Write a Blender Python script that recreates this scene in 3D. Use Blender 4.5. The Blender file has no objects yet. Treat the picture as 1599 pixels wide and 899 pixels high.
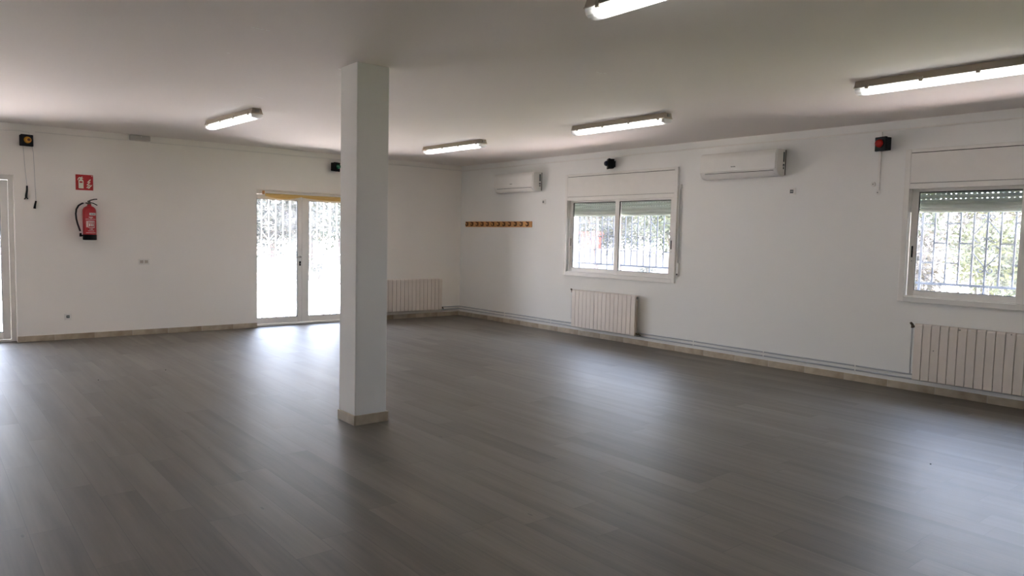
import bpy, bmesh, math, random
from mathutils import Vector, Matrix
from math import sin, cos, pi, radians

C = bpy.context.scene.collection
SC = bpy.context.scene
H = 2.8

# ------------------------------------------------------------------ camera
def make_camera():
    f, yaw, pitch, roll = 1134.6957, 0.6889863, 0.0702467, 0.0220809
    pos = Vector((-7.980326, -11.246878, 1.502273))
    fw = Vector((sin(yaw)*cos(pitch), cos(yaw)*cos(pitch), -sin(pitch)))
    r = Vector((cos(yaw), -sin(yaw), 0)); u = r.cross(fw)
    R = r*cos(roll) + u*sin(roll); U = u*cos(roll) - r*sin(roll)
    cd = bpy.data.cameras.new('camera'); co = bpy.data.objects.new('camera', cd); C.objects.link(co)
    m = Matrix(((R.x, U.x, -fw.x, pos.x), (R.y, U.y, -fw.y, pos.y), (R.z, U.z, -fw.z, pos.z), (0, 0, 0, 1)))
    co.matrix_world = m
    cd.sensor_fit = 'HORIZONTAL'; cd.sensor_width = 36.0; cd.lens = f*36.0/1599.0
    cd.clip_start = 0.05; cd.clip_end = 300
    SC.camera = co
make_camera()

# ------------------------------------------------------------------ light and exposure
SC.view_settings.view_transform = 'Standard'
SC.view_settings.look = 'None'
SC.view_settings.gamma = 1.0
SC.view_settings.use_curve_mapping = False
SC.view_settings.exposure = 2.33
SKY_STRENGTH = 3.8
SUN_ENERGY = 11.0
TUBE_STRENGTH = 2.6
SC.cycles.use_denoising = True
SC.cycles.max_bounces = 14
SC.cycles.diffuse_bounces = 9
SC.cycles.glossy_bounces = 5
SC.cycles.transmission_bounces = 8
SC.cycles.transparent_max_bounces = 24
SC.cycles.sample_clamp_indirect = 6.0
SC.cycles.caustics_reflective = False
SC.cycles.caustics_refractive = False

w = bpy.data.worlds.new('sky'); SC.world = w; w.use_nodes = True
nt = w.node_tree; nt.nodes.clear()
o_ = nt.nodes.new('ShaderNodeOutputWorld'); bg = nt.nodes.new('ShaderNodeBackground')
tc = nt.nodes.new('ShaderNodeTexCoord'); sx = nt.nodes.new('ShaderNodeSeparateXYZ'); cr = nt.nodes.new('ShaderNodeValToRGB')
nt.links.new(tc.outputs['Generated'], sx.inputs[0]); nt.links.new(sx.outputs['Z'], cr.inputs[0])
cr.color_ramp.elements[0].position = 0.0; cr.color_ramp.elements[0].color = (0.90, 0.93, 1.0, 1)
cr.color_ramp.elements[1].position = 0.7; cr.color_ramp.elements[1].color = (0.50, 0.66, 1.0, 1)
nt.links.new(cr.outputs[0], bg.inputs[0]); bg.inputs[1].default_value = SKY_STRENGTH
nt.links.new(bg.outputs[0], o_.inputs[0])

sd = bpy.data.lights.new('sun', 'SUN'); sd.energy = SUN_ENERGY; sd.angle = radians(0.6); sd.color = (1.0, 0.91, 0.79)
so = bpy.data.objects.new('sun', sd); C.objects.link(so)
so.rotation_euler = Vector((0.12, 0.20, 1.0)).to_track_quat('Z', 'Y').to_euler(); so.location = (-10, -18, 30)

def portal(name, loc, rot, sx_, sy_):
    d = bpy.data.lights.new(name, 'AREA'); d.shape = 'RECTANGLE'; d.size = sx_; d.size_y = sy_; d.cycles.is_portal = True
    o = bpy.data.objects.new(name, d); C.objects.link(o); o.location = loc; o.rotation_euler = rot
portal('daylight_portal', (0.29, -3.95, 1.5), (0, radians(90), 0), 1.1, 2.1)
portal('daylight_portal', (0.29, -9.03, 1.5), (0, radians(90), 0), 1.1, 2.1)
portal('daylight_portal', (-3.09, 0.29, 1.08), (radians(-90), 0, 0), 1.56, 2.1)
portal('daylight_portal', (-8.48, 0.29, 1.08), (radians(-90), 0, 0), 3.0, 2.1)

# ------------------------------------------------------------------ materials
def srgb(r, g, b):
    def c(v):
        v /= 255.0
        return v/12.92 if v <= 0.04045 else ((v+0.055)/1.055)**2.4
    return (c(r), c(g), c(b), 1.0)

def mat(name, col, rough=0.5, metal=0.0, spec=0.5, noise=None, bump=None, emit=None):
    """noise=(scale, amount) varies the colour, bump=(scale, strength)"""
    m = bpy.data.materials.new(name); m.use_nodes = True
    t = m.node_tree; b = t.nodes['Principled BSDF']
    b.inputs['Base Color'].default_value = col
    b.inputs['Roughness'].default_value = rough; b.inputs['Metallic'].default_value = metal
    b.inputs['Specular IOR Level'].default_value = spec
    tcn = t.nodes.new('ShaderNodeTexCoord')
    sc_, am = noise if noise else (9.0, 0.04)
    n = t.nodes.new('ShaderNodeTexNoise'); n.inputs['Scale'].default_value = sc_; n.inputs['Detail'].default_value = 4
    t.links.new(tcn.outputs['Object'], n.inputs['Vector'])
    mr = t.nodes.new('ShaderNodeMapRange'); mr.inputs['To Min'].default_value = 1-am; mr.inputs['To Max'].default_value = 1+am
    t.links.new(n.outputs['Fac'], mr.inputs['Value'])
    mx = t.nodes.new('ShaderNodeMix'); mx.data_type = 'RGBA'; mx.blend_type = 'MULTIPLY'; mx.inputs[0].default_value = 1.0
    mx.inputs[6].default_value = col; t.links.new(mr.outputs[0], mx.inputs[7])
    t.links.new(mx.outputs[2], b.inputs['Base Color'])
    if bump:
        n2 = t.nodes.new('ShaderNodeTexNoise'); n2.inputs['Scale'].default_value = bump[0]; n2.inputs['Detail'].default_value = 3
        t.links.new(tcn.outputs['Object'], n2.inputs['Vector'])
        bp = t.nodes.new('ShaderNodeBump'); bp.inputs['Strength'].default_value = bump[1]; bp.inputs['Distance'].default_value = 0.01
        t.links.new(n2.outputs['Fac'], bp.inputs['Height']); t.links.new(bp.outputs[0], b.inputs['Normal'])
    if emit:
        b.inputs['Emission Color'].default_value = emit[0]; b.inputs['Emission Strength'].default_value = emit[1]
    return m

def glass_mat(name, tint=(0.98, 0.98, 0.98), dirt=0.03, dirt_scale=6.0):
    m = bpy.data.materials.new(name); m.use_nodes = True; t = m.node_tree; t.nodes.clear()
    out = t.nodes.new('ShaderNodeOutputMaterial'); tr = t.nodes.new('ShaderNodeBsdfTransparent'); tr.inputs[0].default_value = (*tint, 1)
    gl = t.nodes.new('ShaderNodeBsdfGlossy'); gl.inputs['Roughness'].default_value = 0.01
    fr = t.nodes.new('ShaderNodeFresnel'); fr.inputs[0].default_value = 1.16
    m1 = t.nodes.new('ShaderNodeMixShader'); t.links.new(fr.outputs[0], m1.inputs[0]); t.links.new(tr.outputs[0], m1.inputs[1]); t.links.new(gl.outputs[0], m1.inputs[2])
    tl = t.nodes.new('ShaderNodeBsdfTranslucent'); tl.inputs[0].default_value = (0.9, 0.9, 0.88, 1)
    n = t.nodes.new('ShaderNodeTexNoise'); n.inputs['Scale'].default_value = dirt_scale; n.inputs['Detail'].default_value = 6
    tcn = t.nodes.new('ShaderNodeTexCoord'); t.links.new(tcn.outputs['Object'], n.inputs['Vector'])
    mr = t.nodes.new('ShaderNodeMapRange'); mr.inputs['From Min'].default_value = 0.35; mr.inputs['From Max'].default_value = 0.7
    mr.inputs['To Min'].default_value = dirt*0.5; mr.inputs['To Max'].default_value = dirt*1.5
    t.links.new(n.outputs['Fac'], mr.inputs['Value'])
    m2 = t.nodes.new('ShaderNodeMixShader'); t.links.new(mr.outputs[0], m2.inputs[0]); t.links.new(m1.outputs[0], m2.inputs[1]); t.links.new(tl.outputs[0], m2.inputs[2])
    t.links.new(m2.outputs[0], out.inputs[0])
    return m

def floor_mat():
    m = bpy.data.materials.new('grey oak vinyl planks'); m.use_nodes = True
    t = m.node_tree; b = t.nodes['Principled BSDF']; L = t.links.new; N = t.nodes.new
    def math_(op, a, b_=None, c=None):
        n = N('ShaderNodeMath'); n.operation = op
        for i, v in enumerate((a, b_, c)):
            if v is None: continue
            if isinstance(v, (int, float)): n.inputs[i].default_value = v
            else: L(v, n.inputs[i])
        return n.outputs[0]
    tcn = N('ShaderNodeTexCoord'); s = N('ShaderNodeSeparateXYZ'); L(tcn.outputs['Object'], s.inputs[0])
    X, Y = s.outputs['X'], s.outputs['Y']
    PW, PL = 0.185, 1.22
    xr = math_('DIVIDE', X, PW); row = math_('FLOOR', xr); fx = math_('FRACT', xr)
    wn = N('ShaderNodeTexWhiteNoise'); wn.noise_dimensions = '1D'; L(row, wn.inputs['W'])
    yr = math_('ADD', math_('DIVIDE', Y, PL), wn.outputs['Value']); col = math_('FLOOR', yr); fy = math_('FRACT', yr)
    cb = N('ShaderNodeCombineXYZ'); L(row, cb.inputs[0]); L(col, cb.inputs[1])
    w2 = N('ShaderNodeTexWhiteNoise'); w2.noise_dimensions = '3D'; L(cb.outputs[0], w2.inputs['Vector'])
    pid = w2.outputs['Value']
    # grain coordinates, stretched along the plank and shifted per plank
    gc = N('ShaderNodeCombineXYZ'); L(math_('MULTIPLY', X, 9.0), gc.inputs[0]); L(math_('ADD', math_('MULTIPLY', Y, 0.55), math_('MULTIPLY', pid, 37.0)), gc.inputs[1]); L(math_('MULTIPLY', pid, 11.0), gc.inputs[2])
    g1 = N('ShaderNodeTexNoise'); g1.inputs['Scale'].default_value = 1.0; g1.inputs['Detail'].default_value = 5; g1.inputs['Roughness'].default_value = 0.6; L(gc.outputs[0], g1.inputs['Vector'])
    gc2 = N('ShaderNodeCombineXYZ'); L(math_('MULTIPLY', X, 60.0), gc2.inputs[0]); L(math_('MULTIPLY', Y, 2.2), gc2.inputs[1]); L(math_('MULTIPLY', pid, 9.0), gc2.inputs[2])
    g2 = N('ShaderNodeTexNoise'); g2.inputs['Scale'].default_value = 1.0; g2.inputs['Detail'].default_value = 6; L(gc2.outputs[0], g2.inputs['Vector'])
    ramp = N('ShaderNodeValToRGB'); e = ramp.color_ramp.elements
    e[0].position = 0.30; e[0].color = FLOOR_DARK; e[1].position = 0.72; e[1].color = FLOOR_LIGHT
    v = math_('ADD', math_('MULTIPLY', g1.outputs['Fac'], 0.55), math_('ADD', math_('MULTIPLY', pid, 0.16), math_('MULTIPLY', g2.outputs['Fac'], 0.28)))
    L(v, ramp.inputs[0])
    # sparse knots
    kc = N('ShaderNodeCombineXYZ'); L(math_('MULTIPLY', X, 5.0), kc.inputs[0]); L(math_('MULTIPLY', Y, 1.6), kc.inputs[1])
    vo = N('ShaderNodeTexVoronoi'); vo.inputs['Scale'].default_value = 1.0; L(kc.outputs[0], vo.inputs['Vector'])
    knot = math_('LESS_THAN', vo.outputs['Distance'], 0.035)
    # seams
    ex = math_('MINIMUM', fx, math_('SUBTRACT', 1.0, fx)); ey = math_('MINIMUM', fy, math_('SUBTRACT', 1.0, fy))
    sxm = math_('LESS_THAN', math_('MULTIPLY', ex, PW), 0.0012); sym = math_('LESS_THAN', math_('MULTIPLY', ey, PL), 0.0014)
    seam = math_('MAXIMUM', sxm, sym)
    dark = math_('MAXIMUM', math_('MULTIPLY', seam, 0.45), math_('MULTIPLY', knot, 0.45))
    mx = N('ShaderNodeMix'); mx.data_type = 'RGBA'; L(dark, mx.inputs[0]); L(ramp.outputs[0], mx.inputs[6]); mx.inputs[7].default_value = (0.02, 0.018, 0.016, 1)
    L(mx.outputs[2], b.inputs['Base Color'])
    rr = N('ShaderNodeMapRange'); L(g2.outputs['Fac'], rr.inputs['Value']); rr.inputs['To Min'].default_value = FLOOR_ROUGH-0.06; rr.inputs['To Max'].default_value = FLOOR_ROUGH+0.08
    L(rr.outputs[0], b.inputs['Roughness']); b.inputs['Specular IOR Level'].default_value = 0.7
    bp = N('ShaderNodeBump'); bp.inputs['Strength'].default_value = 0.25; bp.inputs['Distance'].default_value = 0.002
    hh = math_('SUBTRACT', math_('ADD', math_('MULTIPLY', g2.outputs['Fac'], 0.6), math_('MULTIPLY', g1.outputs['Fac'], 2.2)), math_('MULTIPLY', seam, 0.8)); L(hh, bp.inputs['Height']); L(bp.outputs[0], b.inputs['Normal'])
    return m
FLOOR_DARK = srgb(84, 77, 68); FLOOR_LIGHT = srgb(126, 118, 107); FLOOR_ROUGH = 0.44

def tile_mat():
    m = bpy.data.materials.new('beige stone skirting tile'); m.use_nodes = True
    t = m.node_tree; b = t.nodes['Principled BSDF']; L = t.links.new; N = t.nodes.new
    tcn = N('ShaderNodeTexCoord'); s = N('ShaderNodeSeparateXYZ'); L(tcn.outputs['Object'], s.inputs[0])
    ad = N('ShaderNodeMath'); ad.operation = 'ADD'; L(s.outputs['X'], ad.inputs[0]); ad.inputs[1].default_value = 100.0
    d = N('ShaderNodeMath'); d.operation = 'DIVIDE'; L(ad.outputs[0], d.inputs[0]); d.inputs[1].default_value = 0.467
    fr = N('ShaderNodeMath'); fr.operation = 'FRACT'; L(d.outputs[0], fr.inputs[0])
    n = N('ShaderNodeTexNoise'); n.inputs['Scale'].default_value = 9; n.inputs['Detail'].default_value = 6; L(tcn.outputs['Object'], n.inputs['Vector'])
    a2 = N('ShaderNodeMath'); a2.operation = 'MULTIPLY_ADD'; L(fr.outputs[0], a2.inputs[0]); a2.inputs[1].default_value = -0.35; L(n.outputs['Fac'], a2.inputs[2])
    r = N('ShaderNodeValToRGB'); r.color_ramp.elements[0].position = 0.05; r.color_ramp.elements[0].color = srgb(160, 144, 122)
    r.color_ramp.elements[1].position = 0.6; r.color_ramp.elements[1].color = srgb(194, 183, 164); L(a2.outputs[0], r.inputs[0])
    lt = N('ShaderNodeMath'); lt.operation = 'LESS_THAN'; L(fr.outputs[0], lt.inputs[0]); lt.inputs[1].default_value = 0.012
    mx = N('ShaderNodeMix'); mx.data_type = 'RGBA'; L(lt.outputs[0], mx.inputs[0]); L(r.outputs[0], mx.inputs[6]); mx.inputs[7].default_value = srgb(190, 185, 175)
    L(mx.outputs[2], b.inputs['Base Color']); b.inputs['Roughness'].default_value = 0.35
    return m

WALLC = srgb(240, 240, 237)
M = dict(
    wall=mat('white matt wall paint', WALLC, 0.75, noise=(2.0, 0.015), bump=(60, 0.05)),
    wallb=mat('white matt wall paint, warm', srgb(248, 245, 239), 0.75, noise=(2.0, 0.015), bump=(60, 0.05)),  # same paint, raised and warmed: the back wall's stronger light put into its colour
    ceil=mat('white ceiling paint', srgb(236, 230, 225), 0.8, noise=(1.2, 0.02), bump=(50, 0.05)),
    floor=floor_mat(), tile=tile_mat(),
    frame=mat('white lacquered aluminium', srgb(236, 234, 229), 0.35),
    plastic=mat('white plastic', srgb(236, 234, 229), 0.32),
    gap=mat('dark joint', srgb(30, 28, 26), 0.8),
    rub=mat('black rubber seal', srgb(22, 22, 24), 0.6),
    glass=glass_mat('window glass', dirt=0.03),
    dglass=glass_mat('hazy door glass', dirt=0.035, dirt_scale=3.0),
    shutter=mat('pale grey green shutter slats', srgb(206, 218, 208), 0.5),
    iron=mat('iron with skylight blue painted in', srgb(66, 72, 88), 0.5),  # bluish skylight on the shaded bars is put into the iron's colour
    ironw=mat('white painted iron', srgb(226, 224, 220), 0.5),
    rad=mat('cream enamelled aluminium', srgb(230, 221, 212), 0.35),
    brass=mat('dull brass and black valve', srgb(86, 76, 62), 0.4, 0.6),
    pipe=mat('painted copper pipe', srgb(176, 180, 184), 0.4),
    black=mat('black plastic', srgb(9, 9, 11), 0.55, spec=0.25),
    blackm=mat('matt black rubber hose', srgb(16, 16, 17), 0.5),
    chrome=mat('satin chrome', srgb(190, 190, 190), 0.25, 1.0),
    red=mat('red enamel', srgb(176, 18, 30), 0.3),
    signred=mat('sign red', srgb(186, 28, 34), 0.4),
    signwhite=mat('sign luminescent cream', srgb(232, 232, 214), 0.5),
    white=mat('white print', srgb(230, 228, 224), 0.5),
    blind=mat('yellow ochre blind fabric', srgb(224, 190, 120), 0.8),
    wood=mat('varnished pine', srgb(216, 158, 92), 0.4, noise=(14, 0.14)),
    hook=mat('dark bronze hook', srgb(92, 52, 18), 0.35, 0.5),
    hooktip=mat('brass hook tip', srgb(206, 168, 104), 0.3, 0.5),
    housing=mat('grey polycarbonate housing', srgb(176, 166, 150), 0.5),
    grey=mat('mid grey plastic', srgb(140, 140, 136), 0.45),
    dgrey=mat('dark slate plastic', srgb(74, 84, 86), 0.4),
    amber=mat('amber lens', srgb(196, 140, 46), 0.15),
    amberd=mat('dark amber core', srgb(92, 54, 16), 0.2),
    redlens=mat('red lens', srgb(190, 26, 22), 0.12),
    greenlens=mat('green lens', srgb(20, 96, 60), 0.12),
    bluelens=mat('dark smoked lens', srgb(28, 34, 52), 0.08),
    led=mat('indicator', srgb(240, 240, 236), 0.3),
    gravel=mat('pale sunlit gravel', srgb(216, 200, 193), 0.9, noise=(3.0, 0.10), bump=(40, 0.4)),
    grass=mat('dry yellow green grass', srgb(168, 166, 128), 0.9, noise=(5.0, 0.25), bump=(60, 0.5)),
    render=mat('white rendered masonry', srgb(200, 194, 188), 0.85, noise=(3, 0.03)),
    terra=mat('terracotta', srgb(104, 50, 38), 0.8, noise=(14, 0.15)),
    bark=mat('pale bark', srgb(84, 72, 66), 0.9, noise=(12, 0.2), bump=(20, 0.5)),
    leafa=mat('olive green leaves', srgb(52, 56, 44), 0.6, noise=(4, 0.3)),
    leafb=mat('fresh green leaves', srgb(54, 62, 40), 0.6, noise=(4, 0.3)),
    leafc=mat('yellow green leaves', srgb(72, 75, 44), 0.6, noise=(4, 0.3)),
    dry=mat('dry tan twigs', srgb(74, 66, 58), 0.8, noise=(6, 0.25)),
    ext=mat('outer facade', srgb(226, 228, 232), 0.85),
)
def tube_mat():
    m = mat('lit fluorescent tube', (1, 1, 1, 1), 0.4, emit=((0.95, 0.98, 1.0, 1), TUBE_STRENGTH)); return m
M['tube'] = tube_mat()
def diffuser_mat():
    m = bpy.data.materials.new('ribbed clear diffuser'); m.use_nodes = True; t = m.node_tree; t.nodes.clear()
    out = t.nodes.new('ShaderNodeOutputMaterial'); tr = t.nodes.new('ShaderNodeBsdfTransparent'); tr.inputs[0].default_value = (0.97, 0.98, 0.98, 1)
    gl = t.nodes.new('ShaderNodeBsdfGlossy'); gl.inputs['Roughness'].default_value = 0.15
    tl = t.nodes.new('ShaderNodeBsdfTranslucent'); tl.inputs[0].default_value = (0.95, 0.97, 0.97, 1)
    w1 = t.nodes.new('ShaderNodeMixShader'); w1.inputs[0].default_value = 0.5; t.links.new(tr.outputs[0], w1.inputs[1]); t.links.new(tl.outputs[0], w1.inputs[2])
    w2 = t.nodes.new('ShaderNodeMixShader'); w2.inputs[0].default_value = 0.06; t.links.new(w1.outputs[0], w2.inputs[1]); t.links.new(gl.outputs[0], w2.inputs[2])
    t.links.new(w2.outputs[0], out.inputs[0]); return m
M['diff'] = diffuser_mat()

# ------------------------------------------------------------------ geometry helpers
class MB:
    def __init__(s): s.bm = bmesh.new()
    def box(s, x0, x1, y0, y1, z0, z1, bev=0.0, seg=1):
        vs = [s.bm.verts.new(p) for p in ((x0,y0,z0),(x1,y0,z0),(x1,y1,z0),(x0,y1,z0),(x0,y0,z1),(x1,y0,z1),(x1,y1,z1),(x0,y1,z1))]
        fs = [s.bm.faces.new([vs[i] for i in q]) for q in ((3,2,1,0),(4,5,6,7),(0,1,5,4),(1,2,6,5),(2,3,7,6),(3,0,4,7))]
        if bev > 0:
            es = list({e for f in fs for e in f.edges})
            bmesh.ops.bevel(s.bm, geom=es, offset=bev, segments=seg, profile=0.5, affect='EDGES')
        return s
    def prism(s, pts, axis, a0, a1):
        """closed 2-D outline extruded along axis ('x': pts are (y,z); 'y': (x,z); 'z': (x,y))"""
        def P(p, a): return {'x': (a, p[0], p[1]), 'y': (p[0], a, p[1]), 'z': (p[0], p[1], a)}[axis]
        A = [s.bm.verts.new(P(p, a0)) for p in pts]; B = [s.bm.verts.new(P(p, a1)) for p in pts]
        n = len(pts)
        s.bm.faces.new(A); s.bm.faces.new(B[::-1])
        for i in range(n): s.bm.faces.new((A[i], B[i], B[(i+1) % n], A[(i+1) % n]))
        return s
    def tube(s, pts, r, n=8, cap=True, r1=None):
        pts = [Vector(p) for p in pts]; rings = []
        up = None
        for i, p in enumerate(pts):
            d = (pts[min(i+1, len(pts)-1)] - pts[max(i-1, 0)]).normalized()
            if up is None: up = Vector((0, 0, 1)) if abs(d.z) < 0.9 else Vector((1, 0, 0))
            a = d.cross(up).normalized(); b = a.cross(d).normalized(); up = b
            rr = r if r1 is None else r + (r1-r)*i/(len(pts)-1)
            rings.append([s.bm.verts.new(p + a*rr*cos(2*pi*k/n) + b*rr*sin(2*pi*k/n)) for k in range(n)])
        for A, B in zip(rings, rings[1:]):
            for k in range(n): s.bm.faces.new((A[k], A[(k+1) % n], B[(k+1) % n], B[k]))
        if cap:
            s.bm.faces.new(rings[0][::-1]); s.bm.faces.new(rings[-1])
        return s
    def lathe(s, prof, n=24, c=(0, 0, 0), axis='z'):
        """prof: (radius, height) list; closed with caps"""
        rings = []
        for r, h in prof:
            ring = []
            for k in range(n):
                a = 2*pi*k/n; u, v = max(r, 1e-4)*cos(a), max(r, 1e-4)*sin(a)
                p = {'z': (u, v, h), 'y': (u, -h, v), 'x': (h, u, v)}[axis]
                ring.append(s.bm.verts.new((c[0]+p[0], c[1]+p[1], c[2]+p[2])))
            rings.append(ring)
        for A, B in zip(rings, rings[1:]):
            for k in range(n): s.bm.faces.new((A[k], A[(k+1) % n], B[(k+1) % n], B[k]))
        s.bm.faces.new(rings[0][::-1]); s.bm.faces.new(rings[-1])
        return s
    def quad(s, a, b, c, d):
        s.bm.faces.new([s.bm.verts.new(p) for p in (a, b, c, d)]); return s
    def build(s, name, m, parent=None, smooth=False, keepn=False):
        if not keepn: bmesh.ops.recalc_face_normals(s.bm, faces=s.bm.faces)
        me = bpy.data.meshes.new(name); s.bm.to_mesh(me); s.bm.free(); me.materials.append(m)
        if smooth:
            for p in me.polygons: p.use_smooth = True
            try: me.set_sharp_from_angle(angle=radians(38))
            except Exception: pass
        o = bpy.data.objects.new(name, me); C.objects.link(o)
        if parent: o.parent = parent
        return o

def empty(name, loc, rz=0.0):
    o = bpy.data.objects.new(name, None); C.objects.link(o); o.location = loc; o.rotation_euler = (0, 0, rz)
    o.empty_display_size = 0.1
    return o
def tag(o, label=None, cat=None, group=None, kind=None):
    if label: o['label'] = label
    if cat: o['category'] = cat
    if group: o['group'] = group
    if kind: o['kind'] = kind
    return o
def struct(o, label=None): return tag(o, label=label, kind='structure')
def copy_tree(o, parent=None):
    c = o.copy(); C.objects.link(c)
    if parent: c.parent = parent
    for ch in list(o.children): copy_tree(ch, c)
    return c
RW = radians(-90)     # right-wall frame: local x runs to world -y, local -y points into the room

# ================================================================== THE SETTING
XL, YF = -10.0, -13.4          # left and front (behind the camera) walls
T = 0.25                      # wall thickness
W1, W2 = -2.853, -7.95        # left edges (world y) of the two windows' casings
D1X0, D1X1 = -3.87, -2.31     # back door opening
D2X0, D2X1 = -9.3, -6.977    # left door opening
DH = 2.15

MB().box(XL-T, T, YF-T, T, -0.12, 0).build('floor', M['floor']); struct(bpy.data.objects['floor'])
c_ = MB().box(XL-T-0.3, T+0.3, YF-T-0.3, T+0.3, H, H+0.3).build('ceiling', M['ceil']); struct(c_)

def wall_with_openings(name, a0, a1, layers, z1, orient):
    """boxes around rectangular openings; layers: (depth_start, depth_end, [(a_start, a_end, z_bottom, z_top), ...])"""
    b = MB()
    for t0, t1, ops in layers:
        xs = sorted({a0, a1} | {o[0] for o in ops} | {o[1] for o in ops})
        for p, q in zip(xs, xs[1:]):
            hit = [o for o in ops if o[0] <= p + 1e-6 and o[1] >= q - 1e-6]
            spans = [(0, z1)] if not hit else [s_ for s_ in ((0, hit[0][2]), (hit[0][3], z1)) if s_[1]-s_[0] > 1e-3]
            for z0_, z1_ in spans:
                if orient == 'back': b.box(p, q, t0, t1, z0_, z1_)
                else: b.box(t0, t1, p, q, z0_, z1_)
    return struct(b.build(name, M['wallb'] if orient == 'back' else M['wall']))
FD0, FD1 = D1X0-0.09, D1X1+0.09      # the back door's frame sits in a wider outer rebate
wall_with_openings('wall_back', XL, T, [(0, 0.125, [(D1X0, D1X1, 0, DH), (D2X0, D2X1, 0, DH)]), (0.125, T, [(FD0, FD1, 0, DH), (D2X0, D2X1, 0, DH)])], H, 'back')
WO = [(W-2.15, W-0.04, 0.96, 2.45) for W in (W1, W2)]
wall_with_openings('wall_right', YF, 0.0, [(0, T, WO)], H, 'right')
LW = ()   # lower ends of the windows in the left wall, outside the picture
b = MB(); ys_ = [YF]
for y_ in LW: ys_ += [y_+0.04, y_+2.15]
ys_.append(0.0)
for i_, (a_, c2_) in enumerate(zip(ys_, ys_[1:])):
    if i_ % 2 == 0: b.box(XL-T, XL, a_, c2_, 0, H)
    else: b.box(XL-T, XL, a_, c2_, 0, 0.96); b.box(XL-T, XL, a_, c2_, 2.45, H)
bmesh.ops.remove_doubles(b.bm, verts=b.bm.verts, dist=1e-5)
struct(b.build('wall_left', M['wall']))
struct(MB().box(XL-T, T, YF-T, YF, 0, H).build('wall_front', M['wall']))

# pillar
px0, py0, pw = -5.347, -6.150, 0.276
struct(MB().box(px0, px0+pw, py0, py0+pw, 0, H, 0.004).build('pillar', M['wall']), 'square white painted pillar standing on the plank floor')

# skirting tiles: local x runs along the wall
def skirting(name, loc, rz, length, h=0.075, t=0.014):
    o = MB().box(0, length, -t, 0, 0, h, 0.002).build(name, M['tile']); o.location = loc; o.rotation_euler = (0, 0, rz); return struct(o)
skirting('baseboard_back', (D2X1, 0, 0), 0, D1X0-D2X1)
skirting('baseboard_back', (D1X1, 0, 0), 0, -0.0-D1X1)
skirting('baseboard_back', (XL, 0, 0), 0, D2X0-XL)
skirting('baseboard_right', (0, -0.014, 0), RW, -YF-0.014)
skirting('baseboard_left', (XL, YF, 0), -RW, -YF-0.014)
skirting('baseboard_pillar', (px0, py0, 0), 0, pw, 0.078, 0.014)
skirting('baseboard_pillar', (px0, py0+pw, 0), RW, pw+0.014, 0.078, 0.014)
skirting('baseboard_pillar', (px0+pw, py0-0.014, 0), -RW, pw+0.014, 0.078, 0.014)
skirting('baseboard_pillar', (px0+pw, py0+pw, 0), pi, pw, 0.078, 0.014)

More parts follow.
